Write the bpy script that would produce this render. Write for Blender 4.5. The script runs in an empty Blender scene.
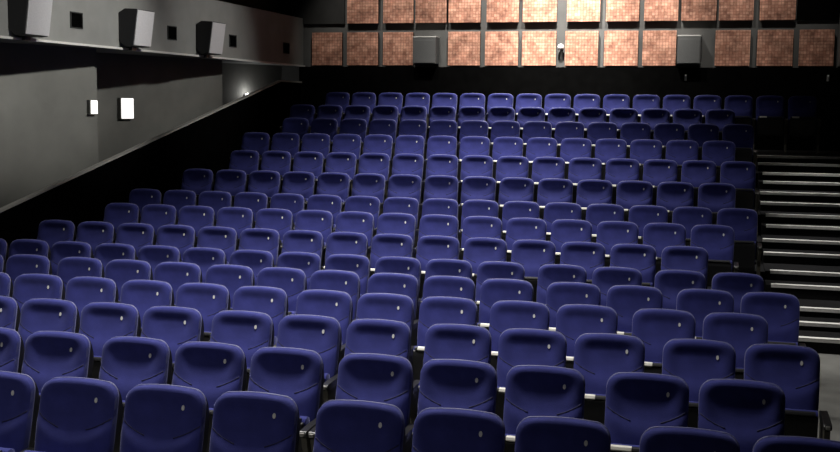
import bpy, bmesh, math, random
from mathutils import Vector, Matrix
random.seed(4)
S = bpy.context.scene
C = S.collection

# ------------------------------------------------------------------ measures
P = 0.54                      # seat pitch
EYE = 2.594                   # eye height above the flat front floor
ROWY = [5.548 + 1.1016 * k for k in range(15)][::-1]          # back row first
TOPZ = [0.2098, -0.0377, -0.2695, -0.5076, -0.7608, -1.0067, -1.2408, -1.3443, -1.4716] + [-1.574] * 6
FLZ = [round(z - 1.02 + EYE, 3) for z in TOPZ]                 # floor under each row
WL, WR = -8.6, 2.06           # left parapet, right wall
BACK = 22.5                   # back wall
AISLE = 0.56                  # left edge of the stairs
E0 = EYE                      # heights measured from the eye + E0 = heights above the floor

# ------------------------------------------------------------------ materials
def mat(name, col, rough=0.6, metal=0.0, noise=0.0, nscale=20, sheen=0.0, sheen_tint=None, bump=0.0, bscale=200, emit=None, estr=0.0, spec=0.5):
    m = bpy.data.materials.new(name); m.use_nodes = True
    nt = m.node_tree; b = nt.nodes['Principled BSDF']
    b.inputs['Base Color'].default_value = (*col, 1)
    b.inputs['Roughness'].default_value = rough
    b.inputs['Metallic'].default_value = metal
    b.inputs['Specular IOR Level'].default_value = spec
    tc = nt.nodes.new('ShaderNodeTexCoord')
    if noise:
        n = nt.nodes.new('ShaderNodeTexNoise'); n.inputs['Scale'].default_value = nscale; n.inputs['Detail'].default_value = 6
        nt.links.new(tc.outputs['Object'], n.inputs['Vector'])
        r = nt.nodes.new('ShaderNodeValToRGB')
        r.color_ramp.elements[0].position = 0.3; r.color_ramp.elements[1].position = 0.7
        r.color_ramp.elements[0].color = (*[c * (1 - noise) for c in col], 1)
        r.color_ramp.elements[1].color = (*[min(1, c * (1 + noise)) for c in col], 1)
        nt.links.new(n.outputs['Fac'], r.inputs['Fac']); nt.links.new(r.outputs['Color'], b.inputs['Base Color'])
    if sheen:
        b.inputs['Sheen Weight'].default_value = sheen
        b.inputs['Sheen Roughness'].default_value = 0.45
        b.inputs['Sheen Tint'].default_value = (*(sheen_tint or (1, 1, 1)), 1)
    if bump:
        n2 = nt.nodes.new('ShaderNodeTexNoise'); n2.inputs['Scale'].default_value = bscale; n2.inputs['Detail'].default_value = 3
        nt.links.new(tc.outputs['Object'], n2.inputs['Vector'])
        bp = nt.nodes.new('ShaderNodeBump'); bp.inputs['Strength'].default_value = bump; bp.inputs['Distance'].default_value = 0.004
        nt.links.new(n2.outputs['Fac'], bp.inputs['Height']); nt.links.new(bp.outputs['Normal'], b.inputs['Normal'])
    if emit:
        b.inputs['Emission Color'].default_value = (*emit, 1); b.inputs['Emission Strength'].default_value = estr
    return m

M = {
    'fabric': mat('blue_velour', (0.027, 0.031, 0.158), 0.8, noise=0.16, nscale=9, sheen=0.34, sheen_tint=(0.55, 0.58, 0.92), bump=0.25, bscale=160, spec=0.15),
    'highlight': mat('lavender_rim_highlight', (0.15, 0.155, 0.30), 0.45, noise=0.08, nscale=40),
    'seam': mat('dark_piping', (0.008, 0.008, 0.045), 0.8, noise=0.2, nscale=40),
    'shell': mat('black_plastic', (0.008, 0.008, 0.010), 0.45, noise=0.2, nscale=30),
    'panel': mat('dark_beige_laminate', (0.06, 0.055, 0.042), 0.5, noise=0.15, nscale=14),
    'armrest': mat('black_armrest', (0.012, 0.012, 0.013), 0.35, noise=0.05, nscale=30),
    'pale': mat('pale_laminate', (0.75, 0.73, 0.66), 0.4, noise=0.06, nscale=25),
    'cap': mat('grey_cap', (0.30, 0.29, 0.27), 0.3, metal=0.3, noise=0.06, nscale=40),
    'tag': mat('white_tag', (0.62, 0.62, 0.60), 0.35, noise=0.04, nscale=50),
    'wall_grey': mat('grey_render', (0.155, 0.154, 0.140), 0.85, noise=0.10, nscale=2.5, bump=0.2, bscale=60),
    'band_grey': mat('grey_paint', (0.215, 0.215, 0.203), 0.8, noise=0.08, nscale=3),
    'black': mat('black_cloth', (0.0022, 0.0022, 0.0022), 0.95, noise=0.2, nscale=6, spec=0.0),
    'dark': mat('charcoal_paint', (0.035, 0.035, 0.034), 0.9, noise=0.15, nscale=3, spec=0.1),
    'carpet': mat('black_carpet', (0.010, 0.010, 0.011), 0.95, noise=0.3, nscale=30, bump=0.3, bscale=150, spec=0.1),
    'floor': mat('grey_floor', (0.12, 0.12, 0.112), 0.75, noise=0.22, nscale=3, bump=0.15, bscale=40),
    'rail': mat('painted_rail', (0.42, 0.41, 0.38), 0.5, noise=0.08, nscale=10),
    'nosing': mat('aluminium_nosing', (0.78, 0.77, 0.74), 0.5, metal=0.0, noise=0.08, nscale=25),
    'frame': mat('slate_board', (0.085, 0.085, 0.082), 0.85, noise=0.1, nscale=4),
    'grille': mat('grey_grille', (0.52, 0.51, 0.52), 0.6, noise=0.08, nscale=60, bump=0.3, bscale=300),
    'grille_dark': mat('slate_grille', (0.085, 0.087, 0.087), 0.6, noise=0.08, nscale=60, bump=0.3, bscale=300),
    'ledge': mat('pale_trim', (0.60, 0.59, 0.56), 0.5, noise=0.05, nscale=20),
    'lamp': mat('lit_diffuser', (0.9, 0.9, 0.88), 0.4, emit=(1.0, 0.98, 0.94), estr=1.3),
    'lamp_hot': mat('lit_bulb', (0.9, 0.9, 0.88), 0.4, emit=(1.0, 0.97, 0.9), estr=9.0),
    'white': mat('white_plastic', (0.80, 0.80, 0.79), 0.3, noise=0.03, nscale=30),
    'steel': mat('brushed_steel', (0.5, 0.5, 0.5), 0.35, metal=0.6, noise=0.08, nscale=40),
}

def mosaic():
    m = bpy.data.materials.new('copper_mosaic'); m.use_nodes = True
    nt = m.node_tree; b = nt.nodes['Principled BSDF']; L = nt.links
    tc = nt.nodes.new('ShaderNodeTexCoord'); oi = nt.nodes.new('ShaderNodeObjectInfo')
    # object X/Z -> brick plane
    sep = nt.nodes.new('ShaderNodeSeparateXYZ'); L.new(tc.outputs['Object'], sep.inputs[0])
    cmb = nt.nodes.new('ShaderNodeCombineXYZ'); L.new(sep.outputs['X'], cmb.inputs['X']); L.new(sep.outputs['Z'], cmb.inputs['Y'])
    br = nt.nodes.new('ShaderNodeTexBrick')
    br.offset = 0.0; br.squash = 1.0
    br.inputs['Scale'].default_value = 1.0
    br.inputs['Brick Width'].default_value = 0.058; br.inputs['Row Height'].default_value = 0.058
    br.inputs['Mortar Size'].default_value = 0.004; br.inputs['Mortar Smooth'].default_value = 0.3
    br.inputs['Color1'].default_value = (0.64, 0.37, 0.27, 1); br.inputs['Color2'].default_value = (0.42, 0.20, 0.14, 1)
    br.inputs['Mortar'].default_value = (0.24, 0.115, 0.08, 1)
    L.new(cmb.outputs[0], br.inputs['Vector'])
    add = nt.nodes.new('ShaderNodeVectorMath'); add.operation = 'ADD'
    mul = nt.nodes.new('ShaderNodeVectorMath'); mul.operation = 'SCALE'; mul.inputs['Scale'].default_value = 1.0
    rnd = nt.nodes.new('ShaderNodeCombineXYZ'); rm = nt.nodes.new('ShaderNodeMath'); rm.operation = 'MULTIPLY'; rm.inputs[1].default_value = 37.0
    L.new(oi.outputs['Random'], rm.inputs[0]); L.new(rm.outputs[0], rnd.inputs['Z'])
    L.new(tc.outputs['Object'], add.inputs[0]); L.new(rnd.outputs[0], add.inputs[1])
    n = nt.nodes.new('ShaderNodeTexNoise'); n.inputs['Scale'].default_value = 5; n.inputs['Detail'].default_value = 6; n.inputs['Roughness'].default_value = 0.7
    L.new(add.outputs[0], n.inputs['Vector'])
    r = nt.nodes.new('ShaderNodeValToRGB'); r.color_ramp.elements[0].position = 0.32; r.color_ramp.elements[1].position = 0.68
    r.color_ramp.elements[0].color = (0.38, 0.33, 0.31, 1); r.color_ramp.elements[1].color = (1.35, 1.3, 1.25, 1)
    L.new(n.outputs['Fac'], r.inputs['Fac'])
    mx = nt.nodes.new('ShaderNodeMix'); mx.data_type = 'RGBA'; mx.blend_type = 'MULTIPLY'; mx.inputs['Factor'].default_value = 1.0
    L.new(br.outputs['Color'], mx.inputs['A']); L.new(r.outputs['Color'], mx.inputs['B'])
    L.new(mx.outputs['Result'], b.inputs['Base Color'])
    b.inputs['Roughness'].default_value = 0.45; b.inputs['Specular IOR Level'].default_value = 0.4
    bp = nt.nodes.new('ShaderNodeBump'); bp.inputs['Strength'].default_value = 0.4; bp.inputs['Distance'].default_value = 0.004
    L.new(br.outputs['Fac'], bp.inputs['Height']); bp.invert = True
    L.new(bp.outputs['Normal'], b.inputs['Normal'])
    return m
M['mosaic'] = mosaic()

# ------------------------------------------------------------------ helpers
def mesh_from(name, bm, m, smooth=False, angle=None):
    bmesh.ops.recalc_face_normals(bm, faces=bm.faces[:])
    me = bpy.data.meshes.new(name); bm.to_mesh(me); bm.free()
    me.materials.append(m)
    if smooth:
        for p in me.polygons: p.use_smooth = True
        if angle:
            try: me.set_sharp_from_angle(angle=math.radians(angle))
            except Exception: pass
    return me

def obj(name, bm, m, parent=None, smooth=False, angle=None, loc=None):
    o = bpy.data.objects.new(name, mesh_from(name, bm, m, smooth, angle)); C.objects.link(o)
    if parent: o.parent = parent
    if loc: o.location = loc
    return o

def box(bm, x0, x1, y0, y1, z0, z1, bev=0.0, seg=2):
    t = bmesh.new()
    vs = [t.verts.new((x, y, z)) for x in (x0, x1) for y in (y0, y1) for z in (z0, z1)]
    for f in ((0, 1, 3, 2), (4, 6, 7, 5), (0, 4, 5, 1), (2, 3, 7, 6), (0, 2, 6, 4), (1, 5, 7, 3)):
        t.faces.new([vs[i] for i in f])
    bmesh.ops.recalc_face_normals(t, faces=t.faces[:])
    if bev:
        bmesh.ops.bevel(t, geom=t.edges[:], offset=bev, segments=seg, affect='EDGES', profile=0.5)
    me = bpy.data.meshes.new('tmp'); t.to_mesh(me); t.free()
    bm.from_mesh(me); bpy.data.meshes.remove(me)
    return bm

def bx(*a, **k): return box(bmesh.new(), *a, **k)

def prism(pts, axis, a0, a1, bev=0.0):
    """extrude the 2-D polygon pts along axis ('x': pts are (y,z); 'z': pts are (x,y)) from a0 to a1"""
    bm = bmesh.new()
    def v(p, a):
        if axis == 'x': return (a, p[0], p[1])
        if axis == 'y': return (p[0], a, p[1])
        return (p[0], p[1], a)
    A = [bm.verts.new(v(p, a0)) for p in pts]; B = [bm.verts.new(v(p, a1)) for p in pts]
    bm.faces.new(A); bm.faces.new(B[::-1])
    n = len(pts)
    for i in range(n): bm.faces.new((A[i], A[(i + 1) % n], B[(i + 1) % n], B[i]))
    bmesh.ops.recalc_face_normals(bm, faces=bm.faces[:])
    if bev: bmesh.ops.bevel(bm, geom=bm.edges[:], offset=bev, segments=2, affect='EDGES', profile=0.5)
    return bm

def tube(bm, pts, r, n=8):
    rings = []
    for i, p in enumerate(pts):
        a = Vector(pts[max(0, i - 1)]); b = Vector(pts[min(len(pts) - 1, i + 1)])
        t = (b - a).normalized(); s = t.cross(Vector((0, 0, 1)))
        if s.length < 1e-4: s = t.cross(Vector((0, 1, 0)))
        s.normalize(); u = s.cross(t)
        rings.append([bm.verts.new(Vector(p) + (s * math.cos(2 * math.pi * k / n) + u * math.sin(2 * math.pi * k / n)) * r) for k in range(n)])
    for a, b in zip(rings, rings[1:]):
        for k in range(n): bm.faces.new((a[k], a[(k + 1) % n], b[(k + 1) % n], b[k]))
    bm.faces.new(rings[0]); bm.faces.new(rings[-1][::-1])
    return bm

def disc(bm, c, rx, rz, th, n=20):
    """an upright oval disc facing -Y"""
    F = [bm.verts.new((c[0] + rx * math.cos(2 * math.pi * k / n), c[1] - th, c[2] + rz * math.sin(2 * math.pi * k / n))) for k in range(n)]
    B = [bm.verts.new((v.co.x, c[1] + th, v.co.z)) for v in F]
    bm.faces.new(F); bm.faces.new(B[::-1])
    for k in range(n): bm.faces.new((F[k], B[k], B[(k + 1) % n], F[(k + 1) % n]))
    return bm

def ball(bm, c, r, n=20, zlo=-1.0):
    bmesh.ops.create_uvsphere(bm, u_segments=n, v_segments=n // 2, radius=r, matrix=Matrix.Translation(c))
    return bm

def tag(o, label, cat, group=None):
    o['label'] = label; o['category'] = cat
    if group: o['group'] = group
    return o

def thing(name, label, cat, loc=(0, 0, 0), group=None):
    o = bpy.data.objects.new(name, None); C.objects.link(o); o.location = loc
    o.empty_display_size = 0.1
    return tag(o, label, cat, group)

def struct(name, bm, m, parent=None, **k):
    o = obj(name, bm, m, parent, **k); o['kind'] = 'structure'
    return o

def dup(o, parent=None):
    c = o.copy(); C.objects.link(c)
    if parent: c.parent = parent
    for ch in o.children: dup(ch, c)
    return c

ORD = ['first', 'second', 'third', 'fourth', 'fifth', 'sixth', 'seventh', 'eighth', 'ninth', 'tenth', 'eleventh', 'twelfth', 'thirteenth', 'fourteenth', 'fifteenth', 'sixteenth', 'seventeenth', 'eighteenth']

# ------------------------------------------------------------------ camera
f, yaw, pit, roll = 1125.4, 0.2617, 0.1087, -0.0107
fw = Vector((-math.sin(yaw) * math.cos(pit), math.cos(yaw) * math.cos(pit), -math.sin(pit)))
rt = Vector((math.cos(yaw), math.sin(yaw), 0)); up = rt.cross(fw)
r2 = rt * math.cos(roll) - up * math.sin(roll); u2 = rt * math.sin(roll) + up * math.cos(roll)
cam = bpy.data.cameras.new('camera'); co = bpy.data.objects.new('camera', cam); C.objects.link(co)
co.matrix_world = Matrix(((r2.x, u2.x, -fw.x, 0), (r2.y, u2.y, -fw.y, 0), (r2.z, u2.z, -fw.z, EYE), (0, 0, 0, 1)))
cam.sensor_width = 36; cam.lens = 36 * f / 840; cam.clip_end = 100
S.camera = co

# ------------------------------------------------------------------ the room
CEIL = E0 + 4.1
GAL = -11.0
struct('floor', bx(GAL, WR, -2.0, 22.6, -0.1, 0.0), M['floor'])
# seating tiers: one stepped profile (rows 9 .. back row), from the parapet to the stairs
prof = [(ROWY[9] + 0.05, 0.0)]
for j in range(8, -1, -1):
    prof += [(ROWY[j + 1] + 0.05, FLZ[j]), (ROWY[j] + 0.05, FLZ[j])]
prof[-1] = (BACK, FLZ[0]); prof.append((BACK, 0.0))
struct('floor_tiers', prism(prof, 'x', WL, AISLE), M['carpet'])
# walls
struct('wall_back', bx(GAL, WR + 0.3, BACK, BACK + 0.2, 0, CEIL), M['frame'])
struct('wall_right', bx(WR, WR + 0.2, -2.0, BACK, 0, CEIL), M['black'])
struct('wall_front', bx(GAL, WR, -2.2, -2.0, 0, CEIL), M['black'])
struct('ceiling', bx(GAL, WR + 0.2, -2.2, BACK + 0.2, CEIL, CEIL + 0.15), M['black'])
# black cloth dado under the mosaic panels
struct('wall_back_dado', bx(WL - 0.06, WR, BACK - 0.12, BACK - 0.005, FLZ[0], E0 + 0.735), M['black'])
# parapet beside the seats with its sloping painted cap
def rz(y): return E0 - 1.37 + 0.196 * (y - 12.03)
pp = [(6.5, 0), (6.5, rz(6.5)), (21.2, rz(21.2)), (BACK - 0.13, rz(21.2)), (BACK - 0.13, 0)]
struct('wall_left', prism([(a, b - (0.03 if b else 0)) for a, b in pp], 'x', WL - 0.06, WL), M['black'])
cap = [(6.5, rz(6.5) - 0.03), (6.5, rz(6.5)), (21.2, rz(21.2)), (BACK - 0.13, rz(21.2)), (BACK - 0.13, rz(21.2) - 0.03), (21.2, rz(21.2) - 0.03)]
struct('trim_1', prism(cap, 'x', WL - 0.06, WL + 0.01), M['rail'])
# sawtooth gallery wall beyond the parapet
saw = [(-10.9, 2.0)]
for y0, y1 in ((6.6, 10.8), (10.8, 15.16), (15.16, 19.55), (19.55, BACK)):
    saw += [(-10.2, y0), (-9.1, y1)]
saw += [(-10.9, BACK)]
struct('wall_left_gallery', prism(saw, 'z', 0.0, E0 + 0.76), M['wall_grey'])
# upper grey bulkhead on the left, its soffit and pale lower trim
struct('wall_left_upper', bx(GAL, WL, -2.0, BACK - 0.02, E0 + 0.76, E0 + 1.74), M['band_grey'])
struct('trim_2', bx(WL - 0.02, WL + 0.05, -2.0, BACK - 0.05, E0 + 0.735, E0 + 0.765), M['ledge'])
struct('wall_left_top', bx(GAL, WL - 0.55, -2.0, BACK - 0.02, E0 + 1.74, CEIL), M['dark'])
struct('wall_right_upper', bx(WR - 0.06, WR, 12.0, BACK - 0.02, E0 + 0.76, E0 + 1.74), M['band_grey'])
# dark strip of wall at each end of the upper panel row
struct('wall_back_corner', bx(WL - 0.5, -7.68, BACK - 0.06, BACK, E0 + 1.62, CEIL), M['dark'])
struct('wall_back_end', bx(1.24, WR, BACK - 0.06, BACK, E0 + 1.62, CEIL), M['black'])

# ------------------------------------------------------------------ stairs
noses = [(19.54, -0.79), (19.04, -0.91), (18.6, -1.04), (18.15, -1.15), (17.51, -1.27), (17.10, -1.39), (16.54, -1.51), (16.2, -1.63),
         (15.59, -1.76), (15.12, -1.88), (14.38, -2.01), (13.98, -2.12), (13.3, -2.27), (12.9, -2.364), (12.43, -2.444)]
st = thing('staircase', 'black carpeted aisle staircase with bright metal nosings at the right of the seats', 'stairs', ((AISLE + WR) / 2, 12.43, 0))
sp = [(12.43, 0.0)]
zs = [E0 + z for _, z in noses]; ys = [y for y, _ in noses]
zs[0] = FLZ[0] - 0.003
for k in range(len(noses) - 1, -1, -1):
    y1 = ys[k - 1] if k else BACK - 0.125
    sp += [(ys[k], zs[k]), (y1, zs[k])]
sp.append((BACK - 0.125, 0.0))
lx0, lx1 = AISLE + 0.001 - (AISLE + WR) / 2, WR - 0.001 - (AISLE + WR) / 2
obj('steps', prism([(a - 12.43, b) for a, b in sp], 'x', lx0, lx1), M['carpet'], st)
for k, (y, z) in enumerate(zip(ys, zs)):
    x0 = lx0 + (0.0 if (k // 2) % 2 == 0 else 0.06)
    bm = bx(x0, lx1, y - 12.43 - 0.014, y - 12.43 + 0.065, z + 0.0005, z + 0.012, bev=0.003)
    box(bm, x0, lx1, y - 12.43 - 0.014, y - 12.43 - 0.001, z - 0.030, z + 0.010, bev=0.003)
    obj('nosing', bm, M['nosing'], st)

# ------------------------------------------------------------------ the seat
def sm(a, b, x):
    t = max(0.0, min(1.0, (x - a) / (b - a))); return t * t * (3 - 2 * t)
W, H0, H1, RC = 0.238, 0.40, 1.0, 0.085
def halfw(z):
    w = W - 0.010 * sm(0.75, 0.40, z)
    top = H1 - RC
    if z > top: w = w - RC + math.sqrt(max(0, RC * RC - (z - top) ** 2)) if z < H1 else w - RC
    return w
def lean(z): return -(H1 - z) * 0.235
def zcrease(u): return 0.735 + 0.085 * u * u
def fwd(u, z):
    """how far the padding stands out in front of the leaning middle plane"""
    au = abs(u)
    edge = (1 - au ** 9) * (1 - sm(H1 - 0.03, H1 + 0.02, z) ** 2)
    d = 0.034 + 0.022 * edge
    side = sm(0.45, 0.95, au); topm = sm(0.90, 0.985, z)
    zc = zcrease(u)
    d -= 0.022 * (1 - side) * (1 - topm) * sm(zc - 0.03, zc + 0.13, z)
    d += 0.022 * sm(zc + 0.03, zc - 0.07, z) * (1 - 0.6 * au ** 4)
    d -= 0.005 * math.exp(-((z - zc) / 0.012) ** 2) * sm(0.3, 0.6, au)
    return d
def backrest_bm():
    bm = bmesh.new(); NU, NV = 26, 30
    def zz(i):
        t = i / NV
        return H0 + (H1 - H0) * (1 - (1 - t) ** 1.35)
    F, B = [], []
    for i in range(NV + 1):
        z = zz(i); w = halfw(z); rf, rb = [], []
        for k in range(NU + 1):
            u = math.sin((k / NU * 2 - 1) * math.pi / 2 * 0.94) / math.sin(math.pi / 2 * 0.94)
            crown = 0.008 * (1 - u * u) * sm(0.85, 1.0, z)
            rf.append(bm.verts.new((u * w, lean(z) - fwd(u, z), z + crown)))
            rb.append(bm.verts.new((u * w, lean(z) + 0.006 + 0.012 * (1 - u ** 6), z + crown)))
        F.append(rf); B.append(rb)
    for i in range(NV):
        for k in range(NU):
            bm.faces.new((F[i][k], F[i][k + 1], F[i + 1][k + 1], F[i + 1][k]))
            bm.faces.new((B[i][k], B[i + 1][k], B[i + 1][k + 1], B[i][k + 1]))
        bm.faces.new((F[i][0], F[i + 1][0], B[i + 1][0], B[i][0])); bm.faces.new((F[i][NU], B[i][NU], B[i + 1][NU], F[i + 1][NU]))
    for k in range(NU):
        bm.faces.new((F[0][k], B[0][k], B[0][k + 1], F[0][k + 1])); bm.faces.new((F[NV][k], F[NV][k + 1], B[NV][k + 1], B[NV][k]))
    return bm
def shell_bm():
    bm = bmesh.new(); N, V = 14, 20; F, B = [], []
    for i in range(V + 1):
        z = 0.33 + (0.982 - 0.33) * i / V; w = (halfw(min(max(z, H0), 0.999)) - 0.003)
        dep = 0.014 + 0.075 * sm(0.985, 0.82, z)
        rf, rb = [], []
        for k in range(N + 1):
            u = k / N * 2 - 1
            rf.append(bm.verts.new((u * w, lean(z) + 0.012, z))); rb.append(bm.verts.new((u * w * 0.985, lean(z) + 0.012 + dep * (0.80 + 0.20 * (1 - u ** 6)), z)))
        F.append(rf); B.append(rb)
    for i in range(V):
        for k in range(N):
            bm.faces.new((F[i][k], F[i][k + 1], F[i + 1][k + 1], F[i + 1][k])); bm.faces.new((B[i][k], B[i + 1][k], B[i + 1][k + 1], B[i][k + 1]))
        bm.faces.new((F[i][0], F[i + 1][0], B[i + 1][0], B[i][0])); bm.faces.new((F[i][N], B[i][N], B[i + 1][N], F[i + 1][N]))
    for k in range(N):
        bm.faces.new((F[0][k], B[0][k], B[0][k + 1], F[0][k + 1])); bm.faces.new((F[V][k], F[V][k + 1], B[V][k + 1], B[V][k]))
    return bm
def seam_bm(s):
    pts = []
    for k in range(15):
        u = s * (0.97 - 0.60 * k / 14); z = zcrease(u)
        pts.append((u * halfw(z), lean(z) - fwd(u, z) - 0.0005, z))
    return tube(bmesh.new(), pts, 0.004, 6)
def rim_highlight_bm():
    pts = []
    for k in range(9): z = 0.60 + (H1 - RC - 0.60) * k / 9; pts.append((-halfw(z), lean(z) + 0.004, z))
    for k in range(9):
        a = math.pi - (math.pi / 2) * k / 8; z = H1 - RC + RC * math.sin(a); pts.append((-(W - RC) + RC * math.cos(a), lean(z) + 0.004, z))
    for k in range(1, 6): x = -(W - RC) + 2 * (W - RC) * k / 6; pts.append((x, lean(H1) + 0.004, H1 + 0.008 * (1 - (x / (W - RC)) ** 2)))
    n = len(pts); half = [p for p in pts if p[0] < -(W - RC) - 1e-6]
    pts += [(W - RC, lean(H1) + 0.004, H1)] + [(-p[0], p[1], p[2]) for p in half[::-1]]
    return tube(bmesh.new(), pts, 0.0045, 6)
def cushion_bm():          # tipped up: the padding faces the backrest
    prof = [(-0.215, 0.27), (-0.195, 0.31), (-0.188, 0.45), (-0.190, 0.5960), (-0.205, 0.6260), (-0.235, 0.6380), (-0.272, 0.6310), (-0.285, 0.6110), (-0.292, 0.30), (-0.27, 0.265)]
    return prism(prof, 'x', -0.225, 0.225, bev=0.006)
def pan_bm():              # the hard underside of the tipped seat
    prof = [(-0.2925, 0.25), (-0.2925, 0.6140), (-0.300, 0.6180), (-0.318, 0.6110), (-0.322, 0.5760), (-0.316, 0.32), (-0.305, 0.27)]
    return prism(prof, 'x', -0.220, 0.220, bev=0.005)
def edge_bm(x0, x1, t=0.0):     # front edge of the seat, on top while tipped up
    prof = [(-0.288, 0.6195), (-0.286, 0.6380), (-0.300, 0.6460 + t), (-0.318 - t, 0.6420 + t), (-0.326 - t, 0.6260), (-0.322 - t, 0.6195)]
    return prism(prof, 'x', x0, x1, bev=0.003)
def side_bm(x):
    prof = [(-0.46, 0.0), (-0.46, 0.03), (-0.40, 0.06), (-0.345, 0.16), (-0.345, 0.34), (-0.415, 0.50), (-0.425, 0.56), (-0.075, 0.56), (-0.09, 0.44), (-0.14, 0.34), (-0.16, 0.16), (-0.10, 0.06), (-0.05, 0.03), (-0.05, 0.0)]
    return prism(prof, 'x', x - 0.019, x + 0.019, bev=0.003)
def arm_bm(x):
    prof = [(-0.45, 0.572), (-0.455, 0.59), (-0.44, 0.605), (-0.30, 0.610), (-0.10, 0.606), (-0.075, 0.595), (-0.075, 0.5605), (-0.42, 0.5605)]
    return prism(prof, 'x', x - 0.0255, x + 0.0255, bev=0.005)

def cap_bm(x):
    return bx(x - 0.014, x + 0.014, -0.463, -0.4535, 0.576, 0.598, bev=0.004)
proto = thing('theatre_seat', 'x', 'seat')
o_back = obj('backrest', backrest_bm(), M['fabric'], proto, smooth=True, angle=50)
obj('seam', seam_bm(-1), M['seam'], o_back, smooth=True); obj('seam', seam_bm(1), M['seam'], o_back, smooth=True)
obj('rim_highlight', rim_highlight_bm(), M['highlight'], o_back, smooth=True)  # pale tube round the back, its colour standing in for a lit rim
tz = 0.905; tu = 0.122
bmt = disc(bmesh.new(), (0, 0, 0), 0.0090, 0.0150, 0.003)
t_o = obj('number_tag', bmt, M['tag'], o_back, loc=(tu, lean(tz) - fwd(tu / W, tz) - 0.003, tz)); t_o.rotation_euler.x = -0.23
t_o['label'] = 'small pale oval seat tag'
obj('back_shell', shell_bm(), M['shell'], proto, smooth=True, angle=50)
o_c = obj('seat_cushion', cushion_bm(), M['fabric'], proto, smooth=True, angle=40)
o_p = obj('seat_pan', pan_bm(), M['shell'], proto)
obj('seat_edge', edge_bm(-0.205, 0.205), M['shell'], o_p)
o_l = obj('edge_plate', edge_bm(-0.180, -0.060, 0.003), M['pale'], o_p); o_l['label'] = 'pale plate on the seat edge'
obj('hinge_bar', tube(bmesh.new(), [(-0.243, -0.165, 0.36), (0.243, -0.165, 0.36)], 0.018, 10), M['shell'], proto, smooth=True)
o_s = obj('side_panel', side_bm(-P / 2), M['panel'], proto)
obj('armrest', arm_bm(-P / 2), M['armrest'], o_s); obj('armrest_cap', cap_bm(-P / 2), M['cap'], o_s)
# the right-hand side panel, for the last seat of a bank
side_me = mesh_from('side_panel_right', side_bm(P / 2), M['panel']); arm_me = mesh_from('armrest_right', arm_bm(P / 2), M['armrest']); cap_me = mesh_from('armrest_cap_right', cap_bm(P / 2), M['cap'])
def add_right_side(root):
    s = bpy.data.objects.new('side_panel', side_me); C.objects.link(s); s.parent = root
    a = bpy.data.objects.new('armrest', arm_me); C.objects.link(a); a.parent = s
    c = bpy.data.objects.new('armrest_cap', cap_me); C.objects.link(c); c.parent = s

# seat positions in units of the pitch, row by row, back row first
def bank(*b): return [a + k for a, n in b for k in range(n)]
LAT = {0: [0.45 - k for k in range(-2, 15)], 1: [-0.12 - k for k in range(15)], 2: [0.42 - k for k in range(15)], 3: [-0.11 - k for k in range(15)],
       4: [0.41 - k for k in range(15)], 5: [-0.10 - k for k in range(15)], 6: [0.38 - k for k in range(16)], 7: [-0.14 - k for k in range(15)], 8: [-0.64 - k for k in range(15)],
       9: bank((-14.98, 1), (-13.98, 2), (-11.97, 3), (-8.94, 3), (-5.92, 3), (-2.77, 2), (-0.65, 2)),
       10: bank((-13.62, 2), (-11.51, 3), (-8.48, 3), (-5.42, 3), (-2.30, 2), (-0.18, 2)),
       11: bank((-12.04, 3), (-9.02, 3), (-5.94, 3), (-2.84, 2), (-0.73, 2)),
       12: bank((-10.50, 4), (-6.42, 3), (-3.31, 3), (-0.19, 2)),
       13: bank((-9.04, 2), (-6.94, 3), (-3.83, 3), (-0.70, 2)),
       14: bank((-7.46, 4), (-3.35, 3), (-0.19, 2))}
rowname = ['front row'] + [ORD[k] + ' row from the front' for k in range(1, 14)] + ['back row']
first = True
for j in range(14, -1, -1):
    xs = sorted(LAT[j]); n = len(xs); rn = rowname[14 - j]
    for i, x in enumerate(xs):
        if first: root = proto; first = False
        else: root = dup(proto)
        root.location = (x * P, ROWY[j] + 0.045, FLZ[j])
        if i == n - 1: lab = 'blue fabric theatre seat at the right end of the ' + rn
        elif i == 0: lab = 'blue fabric theatre seat, leftmost in view of the ' + rn
        elif i < n // 2: lab = 'blue fabric theatre seat, ' + ORD[i] + ' from the left in the ' + rn
        else: lab = 'blue fabric theatre seat, ' + ORD[n - 1 - i] + ' from the right in the ' + rn
        tag(root, lab, 'seat', 'blue theatre seats')
        root['bank_end'] = 1 if (i == n - 1 or xs[i + 1] - x > 1.09) else 0
seats = [o for o in C.objects if o.name.split('.')[0] == 'theatre_seat']
for o in seats:
    if o['bank_end']: add_right_side(o)
    del o['bank_end']

# ------------------------------------------------------------------ mosaic panels on the back wall
PW, PH = 0.70, 0.70
def panel(x0, x1, z0, z1, lab):
    t = thing('wall_panel', lab, 'wall panel', ((x0 + x1) / 2, BACK - 0.001, E0 + (z0 + z1) / 2), 'copper mosaic wall panels')
    w, h = (x1 - x0) / 2, (z1 - z0) / 2
    obj('panel_frame', bx(-w + 0.01, w - 0.01, -0.085, -0.001, -h + 0.01, h - 0.01), M['dark'], t)
    obj('mosaic_face', bx(-w, w, -0.115, -0.0855, -h, h, bev=0.006), M['mosaic'], t)
def X(px, z=1.1):
    """world X on the back wall for a column measured there"""
    d = fw + r2 * (px - 420) / f - u2 * (50 - 226) / f
    return d.x / d.y * (BACK - 0.11)
low = [(312, 342), (347, 378), (383, 413), (448, 480), (485, 518), (522, 556), (565, 598), (604, 638), (642.5, 676), (715, 750), (757, 793), (799, 834)]
upp = [(347, 378), (383, 413), (415, 446), (448, 480), (486, 518), (522, 556), (566, 599), (605, 638), (643, 677), (680, 715), (717.5, 752), (758, 794)]
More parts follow.
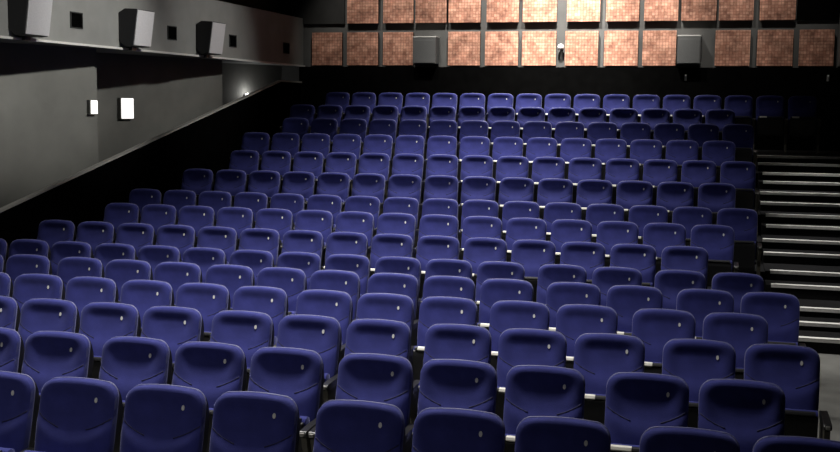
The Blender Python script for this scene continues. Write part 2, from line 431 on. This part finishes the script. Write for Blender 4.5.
for k, (a, b) in enumerate(low):
    s = ('leftmost' if k == 0 else ORD[k] + ' from the left') if k < 6 else ('rightmost' if k == 11 else ORD[11 - k] + ' from the right')
    panel(X(a), X(b), 0.765, 1.44, 'copper mosaic wall panel, ' + s + ' of the lower row on the back wall')
for k, (a, b) in enumerate(upp):
    s = ('leftmost' if k == 0 else ORD[k] + ' from the left') if k < 6 else ('rightmost' if k == 11 else ORD[11 - k] + ' from the right')
    panel(X(a), X(b), 1.62, 2.30, 'copper mosaic wall panel, ' + s + ' of the upper row on the back wall')

# two grey boxes (speakers) between the lower panels
for px0, px1, lab in ((415, 438, 'grey box loudspeaker on the back wall, left of the two among the mosaic panels'), (677.5, 701, 'grey box loudspeaker on the back wall, right of the two among the mosaic panels')):
    x0, x1 = X(px0), X(px1)
    t = thing('wall_speaker', lab, 'speaker', ((x0 + x1) / 2, BACK, E0 + 1.05), 'grey loudspeakers on the back wall')
    w = (x1 - x0) / 2
    obj('cabinet', bx(-w, w, -0.30, -0.001, -0.26, 0.27, bev=0.012), M['grille_dark'], t)
    obj('grille', bx(-w + 0.02, w - 0.02, -0.312, -0.2995, -0.24, 0.215, bev=0.005), M['grille_dark'], t)
    obj('top_cap', bx(-w - 0.005, w + 0.005, -0.305, -0.002, 0.2705, 0.29, bev=0.004), M['ledge'], t)

# dome camera
t = thing('dome_camera', 'small white dome camera between two lower mosaic panels on the back wall', 'camera', (-3.16, BACK, E0 + 1.13))
obj('mount', bx(-0.03, 0.03, -0.08, -0.001, -0.03, 0.03, bev=0.008), M['steel'], t)
b = bmesh.new(); bmesh.ops.create_uvsphere(b, u_segments=20, v_segments=12, radius=0.062, matrix=Matrix.Translation((0, -0.125, 0.0)))
obj('dome', b, M['white'], t, smooth=True)
# two little pale brackets low on the back wall
for x, lab in ((-0.74, 'small pale wall bracket under the right-hand speaker on the back wall'), (1.84, 'small pale wall bracket at the far right of the back wall')):
    t = thing('wall_bracket', lab, 'bracket', (x, BACK - 0.12, E0 + 0.545), 'pale brackets on the black dado')
    obj('bracket_plate', bx(-0.022, 0.022, -0.012, -0.0005, -0.06, 0.06, bev=0.004), M['steel'], t)
    obj('hook', tube(bmesh.new(), [(0, -0.010, 0.03), (0, -0.05, 0.02), (0, -0.06, 0.05)], 0.011, 8), M['white'], t, smooth=True)

# ------------------------------------------------------------------ bulkhead loudspeakers and vents
spk = [(12.30, 'nearest the camera'), (14.95, 'second from the left'), (17.45, 'farthest from the camera')]
for y, w_ in spk:
    t = thing('wall_loudspeaker', 'grey fronted black loudspeaker on the left bulkhead, ' + w_, 'speaker', (WL, y, E0 + 1.03), 'loudspeakers on the left bulkhead')
    # tilted wedge cabinet: section in XZ, length along Y
    prof2 = [(0.0, -0.17), (0.0, 0.24), (0.10, 0.30), (0.30, 0.29), (0.225, -0.24), (0.10, -0.25)]
    obj('cabinet', prism(prof2, 'y', 0.0, 0.52, bev=0.012), M['shell'], t)
    n = Vector((0.30 - 0.225, 0, 0.29 + 0.24)).normalized(); nn = Vector((n.z, 0, -n.x))
    def pt(s, off): p = Vector((0.225, 0, -0.24)) + n * s + nn * off; return (p.x, p.z)
    L_ = Vector((0.075, 0, 0.53)).length
    obj('grille', prism([pt(0.01, 0.001), pt(0.01, 0.02), pt(L_ - 0.01, 0.02), pt(L_ - 0.01, 0.001)], 'y', 0.012, 0.508, bev=0.006), M['grille'], t)
    obj('bracket', bx(-0.03, 0.10, 0.2, 0.32, -0.30, -0.2), M['shell'], t)
for y, w_ in ((13.83, 'between the first and second loudspeakers'), (16.6, 'between the second and third loudspeakers'), (18.92, 'just right of the third loudspeaker'), (21.5, 'near the back corner')):
    t = thing('wall_vent', 'small black square vent in the left bulkhead, ' + w_, 'vent', (WL, y, E0 + 1.075), 'black square vents in the bulkhead')
    bm = bmesh.new()
    for a in ((-0.15, 0.15, 0.095, 0.11), (-0.15, 0.15, -0.11, -0.095)): box(bm, 0.0005, 0.015, a[0], a[1], a[2], a[3])
    for a in ((-0.15, -0.135), (0.135, 0.15)): box(bm, 0.0005, 0.015, a[0], a[1], -0.095, 0.095)
    obj('vent_frame', bm, M['dark'], t)
    bm = bx(0.0005, 0.004, -0.134, 0.134, -0.0945, 0.0945)
    for k in range(6): box(bm, 0.0045, 0.012, -0.13, 0.13, -0.085 + k * 0.03, -0.077 + k * 0.03)
    obj('louvre', bm, M['black'], t)

# ------------------------------------------------------------------ gallery wall lights
def wall_x(y):
    for y0, y1 in ((10.8, 15.16), (15.16, 19.55), (19.55, 23.9)):
        if y0 <= y < y1: return -10.2 + 1.1 * (y - y0) / (y1 - y0)
    return -9.8
ang = math.atan2(1.1, 4.37)
def wall_lamp(px, ztop, zbot, wid, lab, m, name='wall_light'):
    d = fw + r2 * (px - 420) / f - u2 * (109 - 226) / f
    for k in range(4000):
        y = 11 + k * 0.003
        if d.x / d.y * y >= wall_x(y) - 1e-9 and abs(d.x / d.y * y - wall_x(y)) < 0.01: break
    t = thing(name, lab, 'wall light', (wall_x(y), y, E0 + (ztop + zbot) / 2), 'lit boxes on the gallery wall'); t.rotation_euler.z = -ang
    h = (ztop - zbot) / 2
    obj('housing', bx(0.002, 0.07, -wid / 2, wid / 2, -h, h, bev=0.006), M['band_grey'], t)
    obj('diffuser', bx(0.0705, 0.085, -wid / 2 + 0.012, wid / 2 - 0.012, -h + 0.012, h - 0.012, bev=0.004), m, t)
wall_lamp(124.5, 0.04, -0.32, 0.30, 'larger white lit box on the grey gallery wall above the sloping rail', M['lamp'])
wall_lamp(91, 0.0, -0.22, 0.15, 'smaller white lit box near the corner of the nearer grey gallery wall', M['lamp'])
t = thing('wall_lamp', 'small bright glowing lamp at the far end of the sloping gallery rail', 'wall light', (-9.42, 21.45, E0 + 0.12))
obj('lamp_base', bx(-0.095, -0.035, -0.04, 0.04, -0.05, 0.03, bev=0.008), M['steel'], t)
b = bmesh.new(); bmesh.ops.create_uvsphere(b, u_segments=16, v_segments=10, radius=0.045, matrix=Matrix.Translation((0, 0, 0)))
obj('bulb', b, M['lamp_hot'], t, smooth=True)

# ------------------------------------------------------------------ lights
def spot(loc, to, power, size=100, blend=0.8, col=(1, 0.97, 0.92), rad=0.4):
    l = bpy.data.lights.new('spot_light', 'SPOT'); l.energy = power; l.spot_size = math.radians(size); l.spot_blend = blend
    l.color = col; l.shadow_soft_size = rad
    o = bpy.data.objects.new('spot_light', l); C.objects.link(o); o.location = loc
    o.rotation_euler = (Vector(to) - Vector(loc)).to_track_quat('-Z', 'Y').to_euler()
    return o
LZ = CEIL - 0.15
# rows of ceiling downlights over the seats
for y, k, sz in ((2.8, 0.10, 94), (7.2, 0.95, 96), (11.6, 1.05, 92), (16.0, 1.05, 83), (20.4, 1.1, 86)):
    for x, kk in ((-4.5, 0.9), (-3.0, 0.9), (-1.9, 0.22)):
        spot((x, y, LZ), (x, y, 0), 1350 * k * kk, sz, 1.0)
# added fill lamp from the unseen front end, lifting the front rows
spot((-4.0, -1.2, LZ), (-4.6, 8.0, 0.9), 450, 60, 1.0, rad=0.5)
# aisle downlights
for y, k in ((9.5, 0.38), (12.7, 1), (15.2, 1), (17.7, 1)):
    spot((1.5, y, LZ), (1.5, y, 0), 1100 * k, 30, 0.6)
# wall washers along the mosaic panels
for x, k in ((-7.3, 0.3), (-5.9, 0.45), (-4.5, 1.2), (-3.1, 2.6), (-1.8, 1.3), (-0.5, 0.3), (0.9, 0.2)):
    spot((x, BACK - 2.0, LZ), (x, BACK, E0 + 1.2), 800 * k, 56, 1.0, (1, 0.95, 0.88), 0.06)
# ceiling spotlights aimed across at the grey gallery and bulkhead
for y, ty, tz_, k, sz in ((10.4, 11.6, 0.85, 0.70, 32), (13.2, 14.4, 0.8, 1.05, 30), (16.8, 18.0, 0.55, 0.5, 32)):
    spot((-1.2, y, LZ), (-9.0, ty, E0 + tz_), 2300 * k, sz, 1.0, (1, 0.99, 0.95), 0.14)
pl = bpy.data.lights.new('wall_lamp_glow', 'POINT'); pl.energy = 3; pl.shadow_soft_size = 0.05
po = bpy.data.objects.new('wall_lamp_glow', pl); C.objects.link(po); po.location = (-9.34, 21.40, E0 + 0.18)
w = bpy.data.worlds.new('world'); S.world = w; w.use_nodes = True
w.node_tree.nodes['Background'].inputs['Color'].default_value = (0.5, 0.55, 0.7, 1)
w.node_tree.nodes['Background'].inputs['Strength'].default_value = 0.0

vs = S.view_settings
vs.view_transform = 'Standard'; vs.look = 'None'; vs.gamma = 1.0; vs.use_curve_mapping = False; vs.exposure = 0.0
